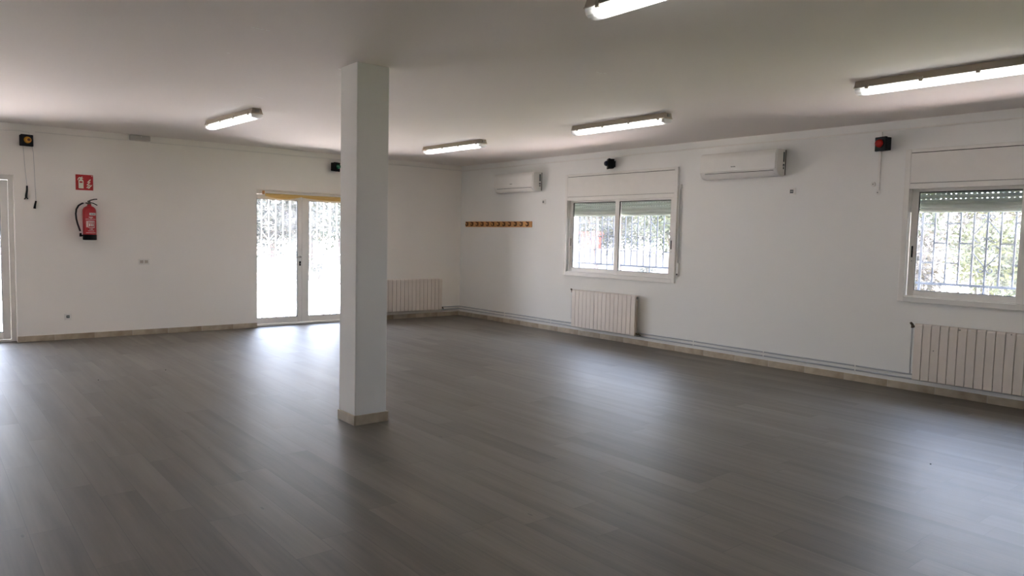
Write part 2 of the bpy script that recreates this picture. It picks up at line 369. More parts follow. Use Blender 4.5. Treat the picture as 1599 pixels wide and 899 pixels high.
# ------------------------------------------------------------------ windows
def make_window(name, loc, black_left, rz=RW, lowered=1.842):
    r = empty(name, loc, rz); struct(r)
    Wd, z0, z1, zm = 2.19, 0.92, 2.49, 2.135
    # casing with an opening for the sashes and a field for the shutter box panel
    f = MB()
    f.box(0, 0.055, -0.028, 0.01, z0, z1, 0.003); f.box(Wd-0.055, Wd, -0.028, 0.01, z0, z1, 0.003)
    f.box(0.055, Wd-0.055, -0.028, 0.01, z0, z0+0.055, 0.003); f.box(0.055, Wd-0.055, -0.028, 0.01, z1-0.035, z1, 0.003)
    f.box(0.055, Wd-0.055, -0.026, 0.01, 2.085, zm+0.005, 0.002)
    f.box(0.03, 0.055, 0.01, 0.08, 0.96, 2.13); f.box(Wd-0.055, Wd-0.03, 0.01, 0.08, 0.96, 2.13)
    f.box(0.055, Wd-0.055, 0.01, 0.08, 0.96, 0.985); f.box(0.055, Wd-0.055, 0.01, 0.08, 2.10, 2.13)
    f.build('window_frame', M['frame'], r)
    g = MB().box(0.03, Wd-0.03, -0.014, -0.004, zm, z1-0.033).build('panel_gap', M['gap'], r)
    MB().box(0.034+0.004, Wd-0.042, -0.024, -0.014, zm+0.009, z1-0.041, 0.002).build('shutter_box_panel', M['frame'], r)
    MB().box(0.045, Wd-0.045, 0.0, T, 2.135, 2.445).build('shutter_box', M['ext'], r)
    def sash(x0, x1, y0, y1, gx0, gx1, gz0=1.04, gz1=2.055):
        s_ = MB()
        s_.box(x0, gx0, y0, y1, 0.975, 2.10, 0.003); s_.box(gx1, x1, y0, y1, 0.975, 2.10, 0.003)
        s_.box(gx0, gx1, y0, y1, 0.975, gz0, 0.003); s_.box(gx0, gx1, y0, y1, gz1, 2.10, 0.003)
        so_ = s_.build('sash', M['frame'], r)
        e = MB(); w_ = 0.005
        e.box(gx0, gx0+w_, y0+0.006, y1-0.004, gz0, gz1); e.box(gx1-w_, gx1, y0+0.006, y1-0.004, gz0, gz1)
        e.box(gx0+w_, gx1-w_, y0+0.006, y1-0.004, gz0, gz0+w_); e.box(gx0+w_, gx1-w_, y0+0.006, y1-0.004, gz1-w_-0.004, gz1)
        e.build('glazing_seal', M['rub'], so_)
        ym = (y0+y1)/2
        MB().box(gx0-0.002, gx1+0.002, ym-0.002, ym+0.002, gz0-0.002, gz1+0.002).build('glass', M['glass'], so_)
        return so_
    sl = sash(0.06, 1.115, 0.040, 0.068, 0.126, 1.062)
    sr = sash(1.045, 2.135, 0.006, 0.034, 1.125, 2.062)
    def latch(x, y, par, m):
        k = MB(); k.box(x-0.008, x+0.008, y-0.008, y, 1.38, 1.50, 0.003); k.build('latch', m, par)
        k = MB(); k.lathe([(0.004, 0), (0.004, 0.004)], 8, (x, y, 1.345), 'y'); k.build('screw', M['rub'], par)
    latch(0.092, 0.040, sl, M['black'] if black_left else M['grey'])
    latch(2.095, 0.006, sr, M['black'])
    # roller shutter hanging outside, lowered a little
    sh = MB(); z = lowered; hs = 0.048; n = 0
    while z < 2.14:
        prof = [(0.100, z), (0.092, z+0.012), (0.090, z+0.024), (0.092, z+0.036), (0.100, z+hs-0.006), (0.106, z+hs-0.006), (0.106, z)]
        sh.prism(prof, 'x', 0.045, Wd-0.045)
        if n >= 2:    # ventilation gaps between the upper slats
            x = 0.045
            while x < Wd-0.045:
                sh.box(x, min(x+0.030, Wd-0.045), 0.099, 0.104, z+hs-0.006, z+hs); x += 0.046
        else: sh.box(0.045, Wd-0.045, 0.099, 0.104, z+hs-0.006, z+hs)
        z += hs; n += 1
    sh.build('roller_shutter', M['shutter'], r)
    MB().box(0.040, Wd-0.040, 0.08, T+0.03, 0.962, 0.978).build('window_sill', M['ext'], r)
    return r
make_window('window_1', (0, W1, 0), False)
make_window('window_2', (0, W2, 0), True)
for k_, y_ in enumerate(LW): make_window('window_%d' % (k_+3), (XL, y_, 0), False, -RW, 1.60)

# ------------------------------------------------------------------ glazed double doors
def make_door(name, x0, x1, split, lstile, rstile, loc_handle, closed_side):
    r = empty(name, (x0, 0, 0)); struct(r)
    Wd = x1-x0; y0, y1 = 0.13, 0.19
    f = MB(); fw = 0.055
    f.box(0, fw, y0, y1, 0.0, DH, 0.003); f.box(Wd-fw, Wd, y0, y1, 0.0, DH, 0.003); f.box(fw, Wd-fw, y0, y1, DH-0.06, DH, 0.003)
    f.box(fw, Wd-fw, y0-0.01, y1, 0.0, 0.03, 0.002)
    f.build('door_frame', M['frame'], r)
    def leaf(a, b_, ga, gb, y0, y1):
        s_ = MB(); zb, zt, g0, g1 = 0.034, DH-0.064, 0.125, 2.01
        s_.box(a, ga, y0, y1, zb, zt, 0.004); s_.box(gb, b_, y0, y1, zb, zt, 0.004)
        s_.box(ga, gb, y0, y1, zb, g0, 0.004); s_.box(ga, gb, y0, y1, g1, zt, 0.004)
        lo = s_.build('door_leaf', M['frame'], r)
        e = MB(); w_ = 0.006
        e.box(ga, ga+w_, y0+0.008, y1-0.004, g0, g1); e.box(gb-w_, gb, y0+0.008, y1-0.004, g0, g1)
        e.box(ga+w_, gb-w_, y0+0.008, y1-0.004, g0, g0+w_); e.box(ga+w_, gb-w_, y0+0.008, y1-0.004, g1-w_, g1)
        e.build('glazing_seal', M['rub'], lo)
        ym = (y0+y1)/2
        MB().box(ga-0.002, gb+0.002, ym-0.002, ym+0.002, g0-0.002, g1+0.002).build('glass', M['dglass'], lo)
        return lo
    l = leaf(fw+0.003, split-0.002, fw+0.085, split-lstile, y0, y1-0.008)
    rr = leaf(split+0.002, Wd-fw-0.003, split+rstile, Wd-fw-0.085, y0-0.004, y1-0.008)
    # lever handle and lock cylinder
    hx = split-0.028
    h = MB(); h.lathe([(0.016, 0), (0.016, 0.008), (0.009, 0.010), (0.009, 0.045)], 14, (hx, y0, 1.10), 'y')
    h.tube([(hx+0.006, y0-0.045, 1.10), (hx-0.03, y0-0.047, 1.10), (hx-0.105, y0-0.045, 1.098)], 0.009, 8)
    h.build('door_handle', M['chrome'], l, True)
    k = MB(); k.box(hx-0.016, hx+0.016, y0-0.008, y0, 0.955, 1.03, 0.004); k.build('lock_plate', M['black'], l)
    k = MB(); k.lathe([(0.008, 0), (0.008, 0.012)], 12, (hx, y0-0.006, 0.99), 'y'); k.build('lock_cylinder', M['chrome'], l, True)
    return r
make_door('door_1', FD0, FD1, 0.875, 0.065, 0.12, 0, 0)
make_door('door_2', D2X0, D2X1, 1.16, 0.065, 0.12, 0, 0)

# ------------------------------------------------------------------ wrought iron grilles outside
def scroll(cx, cz, r0, turns, a0, dirn, n=22):
    pts = []
    for i in range(n+1):
        t_ = i/n; a = a0 + dirn*turns*2*pi*t_; r = r0*(1-0.78*t_)
        pts.append((cx + r*cos(a), 0, cz + r*sin(a)))
    return pts
def motif(parent, cx, cz, m, half=0.12, hh=0.235):
    """scrolls and crossed bars round a centre bar, mirrored up-down and left-right; a part of the grille"""
    b = MB()
    for sx_ in (-1, 1):
        for sz in (-1, 1):
            def T_(pts): return [(cx + sx_*p[0], p[1], cz + sz*p[2]) for p in pts]
            b.tube(T_([(half, 0, -0.09), (half*0.5, 0, -0.165), (0.0, 0, -hh)]), 0.0065, 6)
            # heart arc from the side bar over to an inner curl by the centre bar
            arc = [(half, 0, -0.085), (half-0.006, 0, -0.045), (half-0.026, 0, -0.022), (half-0.050, 0, -0.014), (half-0.070, 0, -0.020)]
            curl = [(0.036 + 0.025*(1-0.62*i/16)*cos(1.25 + i*0.40), 0, -0.050 + 0.025*(1-0.62*i/16)*sin(1.25 + i*0.40)) for i in range(17)]
            b.tube(T_(arc + curl), 0.005, 6)
            c2 = [(0.042 + 0.028*(1-0.6*i/16)*cos(pi + i*0.40), 0, -hh-0.028 + 0.028*(1-0.6*i/16)*sin(pi + i*0.40)) for i in range(17)]
            b.tube(T_([(0.0, 0, -hh-0.005)] + c2), 0.006, 6)
    for dz in (-hh, -0.050, 0.050, hh): b.box(cx-0.012, cx+0.012, -0.009, 0.009, cz+dz-0.009, cz+dz+0.009)
    b.build('scrollwork', m, parent)
def window_grille(loc, label):
    r = empty('window_grille', loc, RW); tag(r, label, 'window grille', 'iron grilles outside the windows')
    x0 = 0.11; P = 0.12; zr, zt = 1.112, 2.30; zc = 1.535
    for z in (zr, zt): MB().box(0.045, 2.145, -0.007, 0.007, z-0.012, z+0.012).build('rail', M['iron'], r)
    centres = (5, 12)
    for k in range(18):
        x = x0 + k*P; 
        if x > 2.13: break
        b_ = MB(); wd = 0.012 if k == 0 else 0.0085
        z_lo = 0.98 if k in centres or k == 0 else zr
        b_.box(x-wd, x+wd, -0.006, 0.006, z_lo, zt, 0.001); b_.build('bar', M['iron'], r)
    kinds = ['A', 'B', 'A', 'B', None, None, 'B', 'A', 'B', 'A', 'B', None, None, 'B', 'A', 'B', 'A']
    for k, t_ in enumerate(kinds):
        xa, xb = x0+k*P+0.0085, x0+(k+1)*P-0.0085
        for z in ({'A': (1.737, 1.332), 'B': (zc,)}.get(t_, ())):
            MB().box(xa, xb, -0.005, 0.005, z-0.0075, z+0.0075).build('cross_link', M['iron'], r)
    for k in centres: motif(r, x0+k*P, zc, M['iron'])
    return r
window_grille((T-0.03, W1, 0), 'sky-tinted iron bar grille with scrolls outside the window above the fully visible cream radiator')
window_grille((T-0.03, W2, 0), 'sky-tinted iron bar grille with scrolls outside the window beside the red-lensed black lamp')

def door_grille(x0, x1, label):
    r = empty('door_grille', (x0, T+0.03, 0)); tag(r, label, 'door grille', 'white iron grilles outside the glazed doors')
    Wd = x1-x0
    for z in (0.10, 1.13, 2.14): MB().box(-0.03, Wd+0.03, -0.008, 0.008, z-0.012, z+0.012).build('rail', M['ironw'], r)
    n = int(Wd/0.1175); P = 0.1175; xs = [0.045+k*P for k in range(n+1) if 0.045+k*P < Wd+0.02]
    cen = [k for k in range(len(xs)) if k % 8 == 2]
    for k, x in enumerate(xs):
        MB().box(x-0.009, x+0.009, -0.007, 0.007, 0.06, 2.14).build('bar', M['ironw'], r)
    for k in cen: motif(r, xs[k], 1.596, M['ironw'], 0.1175, 0.235)
    return r
door_grille(D1X0+0.02, D1X1, 'white iron bar grille with scrolls outside the glazed door behind the pillar')
door_grille(D2X0, D2X1, 'white iron bar grille outside the glazed door at the edge of the back wall')

# ================================================================== THINGS IN THE ROOM
# ------------------------------------------------------------------ radiators
def make_radiator(n, loc, rz, label, end_valve):
    r = empty('radiator', loc, rz); tag(r, label, 'radiator', 'cream sectional radiators')
    z0, z1 = 0.135, 0.712; P = 0.0805
    proto = None
    for k in range(n):
        if proto is None:
            b_ = MB()
            # one cast section: flat front plate with rounded top, ribs behind
            prof = [(-0.112, z0+0.006), (-0.112, z1-0.022), (-0.108, z1-0.010), (-0.098, z1-0.002), (-0.045, z1-0.002), (-0.035, z1-0.015), (-0.035, z1-0.05), (-0.103, z1-0.05), (-0.103, z0+0.04), (-0.035, z0+0.04), (-0.035, z0+0.010), (-0.045, z0), (-0.104, z0)]
            b_.prism(prof[:8]+prof[8:], 'x', 0.0032, P-0.0032)
            b_.box(0.028, P-0.028, -0.1035, -0.05, z0+0.03, z1-0.04)
            b_.box(0.006, P-0.006, -0.048, -0.044, z0+0.06, z1-0.08)
            proto = b_.build('section', M['rad'], r)
        else:
            c = proto.copy(); C.objects.link(c); c.parent = r; c.location = (k*P, 0, 0)
    m_ = MB(); m_.tube([(0.0, -0.072, z1-0.035), (n*P, -0.072, z1-0.035)], 0.02, 12); m_.tube([(0.0, -0.072, z0+0.03), (n*P, -0.072, z0+0.03)], 0.02, 12)
    m_.build('manifold', M['rad'], r, True)
    e = MB(); e.lathe([(0.019, 0), (0.019, 0.008), (0.010, 0.012)], 14, (n*P, -0.072, z1-0.035), 'x'); e.build('end_plug', M['grey'], r, True)
    # brackets to the wall
    for bx in (2*P, (n-2)*P):
        MB().box(bx-0.01, bx+0.01, -0.06, -0.0022, z1-0.09, z1-0.075).build('bracket', M['rad'], r)
    if 'left' in end_valve:
        v = MB(); v.tube([(0.0, -0.072, z1-0.035), (-0.035, -0.072, z1-0.035)], 0.012, 10); v.tube([(-0.035, -0.072, z1-0.052), (-0.035, -0.072, z1-0.015)], 0.013, 10)
        v.tube([(-0.035, -0.072, z1-0.02), (-0.05, -0.085, z1+0.004)], 0.014, 10, r1=0.011)
        v.build('valve', M['brass'], r, True)
        MB().tube([(-0.035, -0.072, z1-0.05), (-0.035, -0.072, 0.26), (-0.038, -0.056, 0.21), (-0.042, -0.049, 0.178)], 0.008, 8).build('riser_pipe', M['pipe'], r, True)
    if 'right' in end_valve:
        v = MB(); v.tube([(n*P, -0.072, z0+0.03), (n*P+0.038, -0.072, z0+0.03)], 0.012, 10); v.lathe([(0.015, 0.0), (0.017, 0.012), (0.012, 0.020)], 12, (n*P+0.03, -0.072, z0+0.03), 'x')
        v.tube([(n*P+0.038, -0.072, z0+0.03), (n*P+0.05, -0.06, z0+0.025), (n*P+0.07, -0.051, 0.14)], 0.009, 8)
        v.build('valve', M['brass'], r, True)
    return r
make_radiator(16, (-1.762, 0, 0), 0, 'cream radiator on the back wall, partly hidden behind the white pillar', ('right',))
make_radiator(16, (0, -3.155, 0), RW, 'cream radiator under the window with both sliding panes in view', ('left', 'right'))
rad_chip = make_radiator(16, (0, -8.168, 0), RW, 'cream radiator with chipped edges under the window cut by the picture edge', ('left',))
# chips in the enamel of the nearest radiator
for cx_, cz_, w_, m_ in ((0.0805*5+0.014, 0.690, 0.012, 'grey'), (0.0805*6+0.024, 0.694, 0.010, 'white'), (0.0805*2+0.030, 0.455, 0.006, 'grey'), (0.0805*10+0.045, 0.697, 0.006, 'grey')):
    MB().prism([(cx_-w_, cz_), (cx_-w_*0.3, cz_-0.009), (cx_+w_*0.7, cz_-0.005), (cx_+w_, cz_+0.003), (cx_, cz_+0.007)], 'y', -0.1128, -0.1118).build('enamel_chip', M[m_], rad_chip)
# ------------------------------------------------------------------ heating pipes
def pipe(loc, rz, pts, label, z_clip=True, n=3):
    r = empty('heating_pipe', loc, rz); tag(r, label, 'pipe', 'heating pipes above the skirting')
    MB().tube(pts, 0.0085, 8).build('pipe_run', M['pipe'], r, True)
    return r
up = [(-0.42, -0.022, 0.172), (-0.045, -0.022, 0.172), (-0.022, -0.037, 0.172)] + [(-0.022, -0.5*k, 0.172) for k in range(1, 27)]
lo = [(-0.42, -0.022, 0.125), (-0.045, -0.022, 0.125), (-0.022, -0.037, 0.125)] + [(-0.022, -0.5*k, 0.125) for k in range(1, 27)]
p1 = pipe((0, 0, 0), 0, up, 'upper of the two grey pipes running along the skirting under the windows')
p2 = pipe((0, 0, 0), 0, lo, 'lower of the two grey pipes, just above the beige skirting tiles')
for k, y in enumerate((-1.4, -2.6, -5.4, -6.43, -7.55, -9.8)):
    for z, p in ((0.172, p1), (0.125, p2)):
        MB().box(-0.034, 0.0, y-0.006, y+0.006, z-0.011, z+0.011, 0.002).build('pipe_clip', M['plastic'], p)

# ------------------------------------------------------------------ air conditioners
def make_ac(loc, width, label):
    r = empty('air_conditioner', loc, RW); tag(r, label, 'air conditioner', 'white wall-mounted air conditioners')
    D = 0.195; h = 0.315   # local z: 0 bottom .. h top
    body = [(0.0, 0.015), (-0.06, 0.0), (-0.13, 0.012), (-0.165, 0.04), (-0.182, 0.075), (-D+0.004, 0.10), (-D+0.004, h-0.05), (-D+0.02, h-0.012), (-D+0.045, h), (0.0, h)]
    MB().prism(body, 'x', 0.0, width).build('body', M['plastic'], r, True)
    pan = [(-D+0.004, 0.082), (-D-0.004, 0.085), (-D-0.006, 0.13), (-D-0.006, h-0.07), (-D+0.004, h-0.02), (-D+0.03, h+0.003), (-D+0.06, h+0.003), (-D+0.06, h-0.01), (-D+0.01, h-0.06)]
    MB().prism(pan, 'x', 0.012, width-0.018).build('front_panel', M['plastic'], r, True)
    MB().box(0.07, width-0.05, -0.1795, -0.15, 0.0635, 0.0695).build('flap_gap', M['gap'], r)
    fl = [(-0.186, 0.062), (-0.170, 0.035), (-0.130, 0.008), (-0.128, 0.015), (-0.165, 0.042), (-0.180, 0.064)]
    MB().prism(fl, 'x', 0.07, width-0.05).build('flap', M['plastic'], r, True)
    MB().box(width, width+0.002, -0.014, -0.002, 0.02, h-0.004).build('mounting_plate', M['gap'], r)
    lg = MB()
    for k in range(3): lg.box(width*0.43+k*0.022, width*0.43+k*0.022+0.016, -D-0.0075, -D-0.006, 0.131, 0.143)
    lg.build('logo', M['grey'], r)
    s_ = MB(); s_.box(width, width+0.0012, -0.058, -0.030, 0.17, 0.285); s_.box(width, width+0.0012, -0.062, -0.028, 0.118, 0.145); s_.box(width, width+0.0012, -0.056, -0.034, 0.085, 0.110)
    s_.build('rating_sticker', M['dgrey'], r)
    s_ = MB(); s_.box(width+0.0012, width+0.002, -0.055, -0.033, 0.152, 0.165); s_.box(width+0.0012, width+0.002, -0.052, -0.036, 0.124, 0.128); s_.build('sticker_print', M['white'], r)
    return r
make_ac((0, -1.235, 2.248), 1.035, 'white split air conditioner nearest the room corner, above the wooden coat rack')
make_ac((0, -5.515, 2.282), 1.075, 'white split air conditioner between the two barred windows')

# ------------------------------------------------------------------ sockets and switches
def plate(name, cat, loc, rz, w_, h_, label, inserts, imat, group=None):
    r = empty(name, loc, rz); tag(r, label, cat, group)
    MB().box(0, w_, -0.010, 0, 0, h_, 0.003).build('plate', M['plastic'], r)
    for (a, b_, c, d, pn) in inserts: 
        i_ = MB().box(a, b_, -0.0125, -0.009, c, d, 0.001).build(pn, imat, r)
        if pn == 'socket_insert':
            MB().box(a+0.008, b_-0.004, -0.0135, -0.0124, (c+d)/2-0.002, (c+d)/2+0.003).build('socket_slot', M['white'], i_)
    return r
plate('wall_socket', 'socket', (-6.455, 0, 0.262), 0, 0.085, 0.085, 'white wall socket with grey centre low on the back wall', [(0.022, 0.060, 0.026, 0.062, 'socket_insert')], M['dgrey'])
plate('light_switch', 'switch', (-5.545, 0, 0.995), 0, 0.140, 0.082, 'white double light switch with beige rockers on the back wall', [(0.018, 0.062, 0.022, 0.062, 'rocker'), (0.078, 0.122, 0.022, 0.062, 'rocker')], mat('beige rocker', srgb(188, 178, 168), 0.4))
plate('wall_socket', 'socket', (0, -2.300, 2.042), RW, 0.080, 0.080, 'small white socket below the air conditioner above the coat rack', [(0.010, 0.042, 0.024, 0.058, 'socket_insert')], M['dgrey'])
plate('wall_socket', 'socket', (0, -6.655, 2.065), RW, 0.084, 0.080, 'small white socket below the air conditioner between the windows', [(0.012, 0.055, 0.020, 0.060, 'socket_insert')], M['dgrey'])

# ------------------------------------------------------------------ coloured lamps in black boxes
def make_lamp(loc, rz, aim, lens, core, label):
    """black box lamp: local -y into the room, turned by aim round its wall bracket"""
    r = empty('effect_lamp', loc, rz); tag(r, label, 'lamp', 'black box lamps with coloured lenses')
    MB().box(-0.025, 0.025, -0.012, 0.0, -0.045, 0.045, 0.002).build('wall_bracket', M['black'], r)
    q = MB()
    q.box(-0.064, 0.064, -0.050, 0.030, -0.068, 0.068, 0.006, 2)
    q.box(-0.068, 0.068, -0.058, -0.030, -0.073, 0.073, 0.005, 2)
    h = q.build('housing', M['black'], r)
    d = MB(); R_ = 0.042
    d.lathe([(R_, 0.0), (R_, 0.012), (R_*0.92, 0.028), (R_*0.72, 0.042), (R_*0.40, 0.052), (0.0, 0.055)], 24, (0.0, -0.058, 0.004), 'y')
    l = d.build('lens', lens, h, True)
    g = MB(); g.lathe([(R_+0.008, 0.0), (R_+0.008, 0.006), (R_-0.002, 0.006)], 24, (0.0, -0.058, 0.004), 'y'); g.build('lens_ring', M['black'], h, True)
    if core:
        k = MB(); k.lathe([(0.018, 0.050), (0.018, 0.056), (0.006, 0.058)], 16, (0.0, -0.058, 0.004), 'y'); k.build('lens_core', core, h, True)
    h.location = (0, -0.062, 0); h.rotation_euler = (0, 0, aim)
    return r
make_lamp((-6.845, 0, 2.588), 0, radians(12), M['amber'], M['amberd'], 'black box lamp with amber lens near the top of the back wall')
make_lamp((-2.60, 0, 2.582), 0, radians(25), M['greenlens'], None, 'black box lamp with green lens, half hidden by the white pillar')
make_lamp((0, -3.86, 2.598), RW, radians(-36), M['bluelens'], None, 'black box lamp with dark lens above the window nearest the corner')
make_lamp((0, -7.74, 2.560), RW, radians(-18), M['redlens'], None, 'black box lamp with red lens beside the window cut by the picture edge')

# hanging cable ends under the amber lamp
def hanging_cable(pts, plug, label, name='hanging_cable'):
    r = empty(name, pts[0]); tag(r, label, 'cable', 'thin cables hanging below the amber lamp')
    o = Vector(pts[0]); MB().tube([Vector(p)-o for p in pts], 0.0022, 6).build('wire', M['pipe'], r)
    b_ = MB(); q = [Vector(p)-o for p in plug]; b_.tube(q, 0.010, 8, r1=0.015)
    if len(plug) > 3:
        e = q[-1]; b_.tube([e, e+Vector((-0.02, 0, -0.03))], 0.008, 6); b_.tube([e, e+Vector((0.02, 0, -0.025))], 0.008, 6)
    b_.build('plug', M['black'], r, True)
hanging_cable([(-6.870, -0.012, 2.52), (-6.862, -0.012, 2.386), (-6.852, -0.012, 2.2), (-6.838, -0.014, 2.02)], [(-6.838, -0.014, 2.02), (-6.840, -0.016, 1.96), (-6.848, -0.016, 1.90), (-6.850, -0.016, 1.875)], 'thin cable with thick black forked plug hanging below the amber lamp')
hanging_cable([(-6.775, -0.012, 2.53), (-6.760, -0.012, 2.45), (-6.752, -0.012, 2.1), (-6.744, -0.012, 1.83)], [(-6.744, -0.013, 1.83), (-6.756, -0.014, 1.77), (-6.762, -0.014, 1.73)], 'longer thin cable with small dark plug hanging nearer the fire sign')

# ------------------------------------------------------------------ surface cables along the top of the walls
tag(MB().tube([(-10.4, -0.008, 2.66), (-7.6, -0.008, 2.68), (-7.106, -0.010, 2.700), (-6.919, -0.012, 2.712), (-6.80, -0.03, 2.695), (-6.80, -0.05, 2.67)], 0.006, 6).build('surface_cable', M['plastic'], None, True), 'loose white cable running to the amber lamp on the back wall', 'cable')
tag(MB().box(-6.735, 0.0, -0.012, 0.0, 2.708, 2.722, 0.002).build('cable_trunking', M['plastic']), 'thin white trunking along the top of the back wall', 'trunking')
tr = MB(); tr.box(-0.012, 0.0, YF+0.02, -0.013, 2.700, 2.716, 0.002)
tr = tr.build('cable_trunking', M['plastic']); tag(tr, 'thin white trunking along the top of the window wall', 'trunking')
dz = MB(); dz.box(-0.016, 0.0, -7.694, -7.668, 2.09, 2.698, 0.002); dz = dz.build('cable_duct', M['plastic']); tag(dz, 'white vertical cable duct beside the red-lensed lamp', 'trunking')
for (y, z, lb) in ((-7.625, 2.150, 'small round white cap on the wall beside the vertical duct end'), (-7.678, 2.060, 'round white junction cap at the foot of the vertical duct')):
    o = empty('junction_box', (0, y, z), RW); tag(o, lb, 'junction box')
    MB().lathe([(0.026, 0), (0.024, 0.010), (0.010, 0.015)], 18, (0, 0, 0), 'y').build('cap', M['plastic'], o, True)
    MB().lathe([(0.006, 0.014), (0.006, 0.0165)], 10, (0, 0, 0), 'y').build('hole', M['dgrey'], o, True)

# ------------------------------------------------------------------ emergency light
r = empty('emergency_light', (-5.652, 0, 2.712)); tag(r, 'flat white emergency light under the ceiling on the back wall', 'emergency light')
MB().box(0, 0.275, -0.025, 0, 0, 0.086, 0.004).build('back_box', M['plastic'], r)
MB().box(0.006, 0.269, -0.075, -0.024, 0.004, 0.080, 0.012, 3).build('diffuser', mat('greyish frosted plastic', srgb(198, 193, 188), 0.4), r)
MB().lathe([(0.006, 0), (0.005, 0.005)], 12, (0.150, -0.075, 0.060), 'y').build('indicator', M['led'], r)

# ------------------------------------------------------------------ shutter strap
def strap(yw, label):
    r = empty('shutter_strap', (0, yw, 0), RW); tag(r, label, 'shutter strap')
    MB().box(-0.010, 0.010, -0.018, -0.015, 1.10, 2.235).build('strap', M['grey'], r)
    MB().box(-0.016, 0.016, -0.026, 0.0, 2.205, 2.255, 0.003).build('strap_guide', M['plastic'], r)
    MB().box(-0.018, 0.018, -0.030, 0.0, 1.02, 1.20, 0.005).build('winder_case', M['plastic'], r)
    MB().box(-0.010, 0.010, -0.032, -0.029, 1.035, 1.055).build('winder_slot', M['gap'], r)
strap(-5.088, 'grey roller shutter strap on the wall beside the window nearest the corner')

# ------------------------------------------------------------------ coat rack
r = empty('coat_rack', (0, -0.175, 1.668), RW); tag(r, 'long pine coat rack with twelve dark hooks near the room corner', 'coat rack')
MB().box(0, 1.878, -0.020, 0, 0, 0.100, 0.004, 2).build('board', M['wood'], r)
hk = None
for k in range(12):
    x = 0.075 + k*0.1565
    if hk is None:
        b_ = MB(); b_.box(-0.013, 0.013, -0.026, -0.020, 0.022, 0.088, 0.002)
        b_.tube([(0, -0.024, 0.080), (0, -0.050, 0.080), (0, -0.068, 0.088)], 0.008, 8)
        b_.tube([(0, -0.024, 0.045), (0, -0.036, 0.026), (0, -0.052, 0.020), (0, -0.066, 0.030), (0, -0.068, 0.044)], 0.008, 8)
        hk = b_.build('hook', M['hook'], r, True); hk.location = (x, 0, 0)
        t_ = MB(); t_.lathe([(0.003, -0.010), (0.010, -0.006), (0.012, 0.0), (0.010, 0.006), (0.003, 0.010)], 10, (0, -0.068, 0.050)); kb = t_.build('hook_tip', M['hooktip'], hk, True)
    else:
        c = hk.copy(); C.objects.link(c); c.parent = r; c.location = (x, 0, 0)
        d = kb.copy(); C.objects.link(d); d.parent = c

# ------------------------------------------------------------------ fire extinguisher
r = empty('fire_extinguisher', (-6.155, -0.098, 1.335)); tag(r, 'red fire extinguisher with black hose and base hung on the back wall', 'fire extinguisher')
R_ = 0.080
MB().lathe([(R_*0.6, 0.02), (R_, 0.03), (R_, 0.385), (R_*0.96, 0.408), (R_*0.80, 0.432), (R_*0.52, 0.448), (0.026, 0.455), (0.024, 0.475)], 40).build('cylinder', M['red'], r, True)
MB().lathe([(R_*0.9, 0.0), (R_+0.002, 0.004), (R_+0.002, 0.072), (R_*0.9, 0.076)], 40).build('base_cap', M['black'], r, True)
v = MB(); v.lathe([(0.020, 0.472), (0.022, 0.480), (0.016, 0.500), (0.016, 0.515), (0.010, 0.520)], 16); v.tube([(0, 0, 0.49), (-0.045, 0, 0.492)], 0.009, 8)
v = v.build('valve', M['brass'], r, True)
h_ = MB(); h_.tube([(-0.02, 0, 0.512), (0.02, 0, 0.532), (0.06, 0, 0.545), (0.095, 0, 0.548)], 0.007, 8); h_.tube([(-0.005, 0, 0.502), (0.05, 0, 0.492), (0.095, 0, 0.466)], 0.006, 8)
h_.build('squeeze_handle', M['black'], r, True)
pts = [(-0.045, 0, 0.492), (-0.085, -0.005, 0.484), (-0.125, -0.01, 0.455), (-0.152, -0.012, 0.405), (-0.160, -0.012, 0.345), (-0.155, -0.012, 0.275), (-0.140, -0.010, 0.210), (-0.122, -0.008, 0.150), (-0.112, -0.006, 0.115)]
MB().tube(pts, 0.011, 10).build('hose', M['blackm'], r, True)
MB().tube([(-0.112, -0.006, 0.117), (-0.109, -0.005, 0.090)], 0.012, 10).build('hose_ferrule', M['white'], r, True)
MB().tube([(-0.045, 0, 0.492), (-0.068, -0.002, 0.489)], 0.0125, 10).build('hose_collar', M['white'], r, True)
n_ = MB(); n_.tube([(-0.109, -0.005, 0.092), (-0.106, -0.004, 0.045)], 0.012, 10, r1=0.016); n_.tube([(-0.108, -0.004, 0.062), (-0.076, 0.0, 0.058)], 0.008, 8); n_.build('nozzle', M['black'], r, True)
def wrap(mb, a0, a1, z0, z1, rr=R_+0.0012, n=10):
    A = [a0+(a1-a0)*i/n for i in range(n+1)]
    for p, q in zip(A, A[1:]):
        mb.quad((rr*sin(p), -rr*cos(p), z0), (rr*sin(q), -rr*cos(q), z0), (rr*sin(q), -rr*cos(q), z1), (rr*sin(p), -rr*cos(p), z1))
lb = MB()      # printed marks on the cylinder
wrap(lb, -0.15, 0.95, 0.330, 0.362); 
for zz, a, b2 in ((0.300, -0.25, 0.35), (0.286, -0.05, 0.20), (0.276, -0.75, 0.95), (0.120, -0.4, 0.5), (0.060+0.035, -0.7, 0.9)): wrap(lb, a, b2, zz, zz+0.004 if zz < 0.29 else zz+0.008)
for a in (-0.62, -0.50): wrap(lb, a, a+0.07, 0.170, 0.255, n=2)
wrap(lb, -0.35, 0.62, 0.250, 0.256); wrap(lb, -0.35, 0.62, 0.165, 0.170); wrap(lb, 0.58, 0.63, 0.165, 0.256, n=2); wrap(lb, -0.36, -0.31, 0.165, 0.256, n=2)
for a in (-0.22, 0.02, 0.28): wrap(lb, a, a+0.14, 0.185, 0.215, n=2)
for zz in (0.222, 0.232, 0.242): wrap(lb, -0.25, 0.5, zz, zz+0.003)
for a in (-0.15, 0.05, 0.18): wrap(lb, a, a+0.10, 0.140, 0.152, n=2)
lb.build('printed_label', M['white'], r, keepn=True)
lb = MB(); 
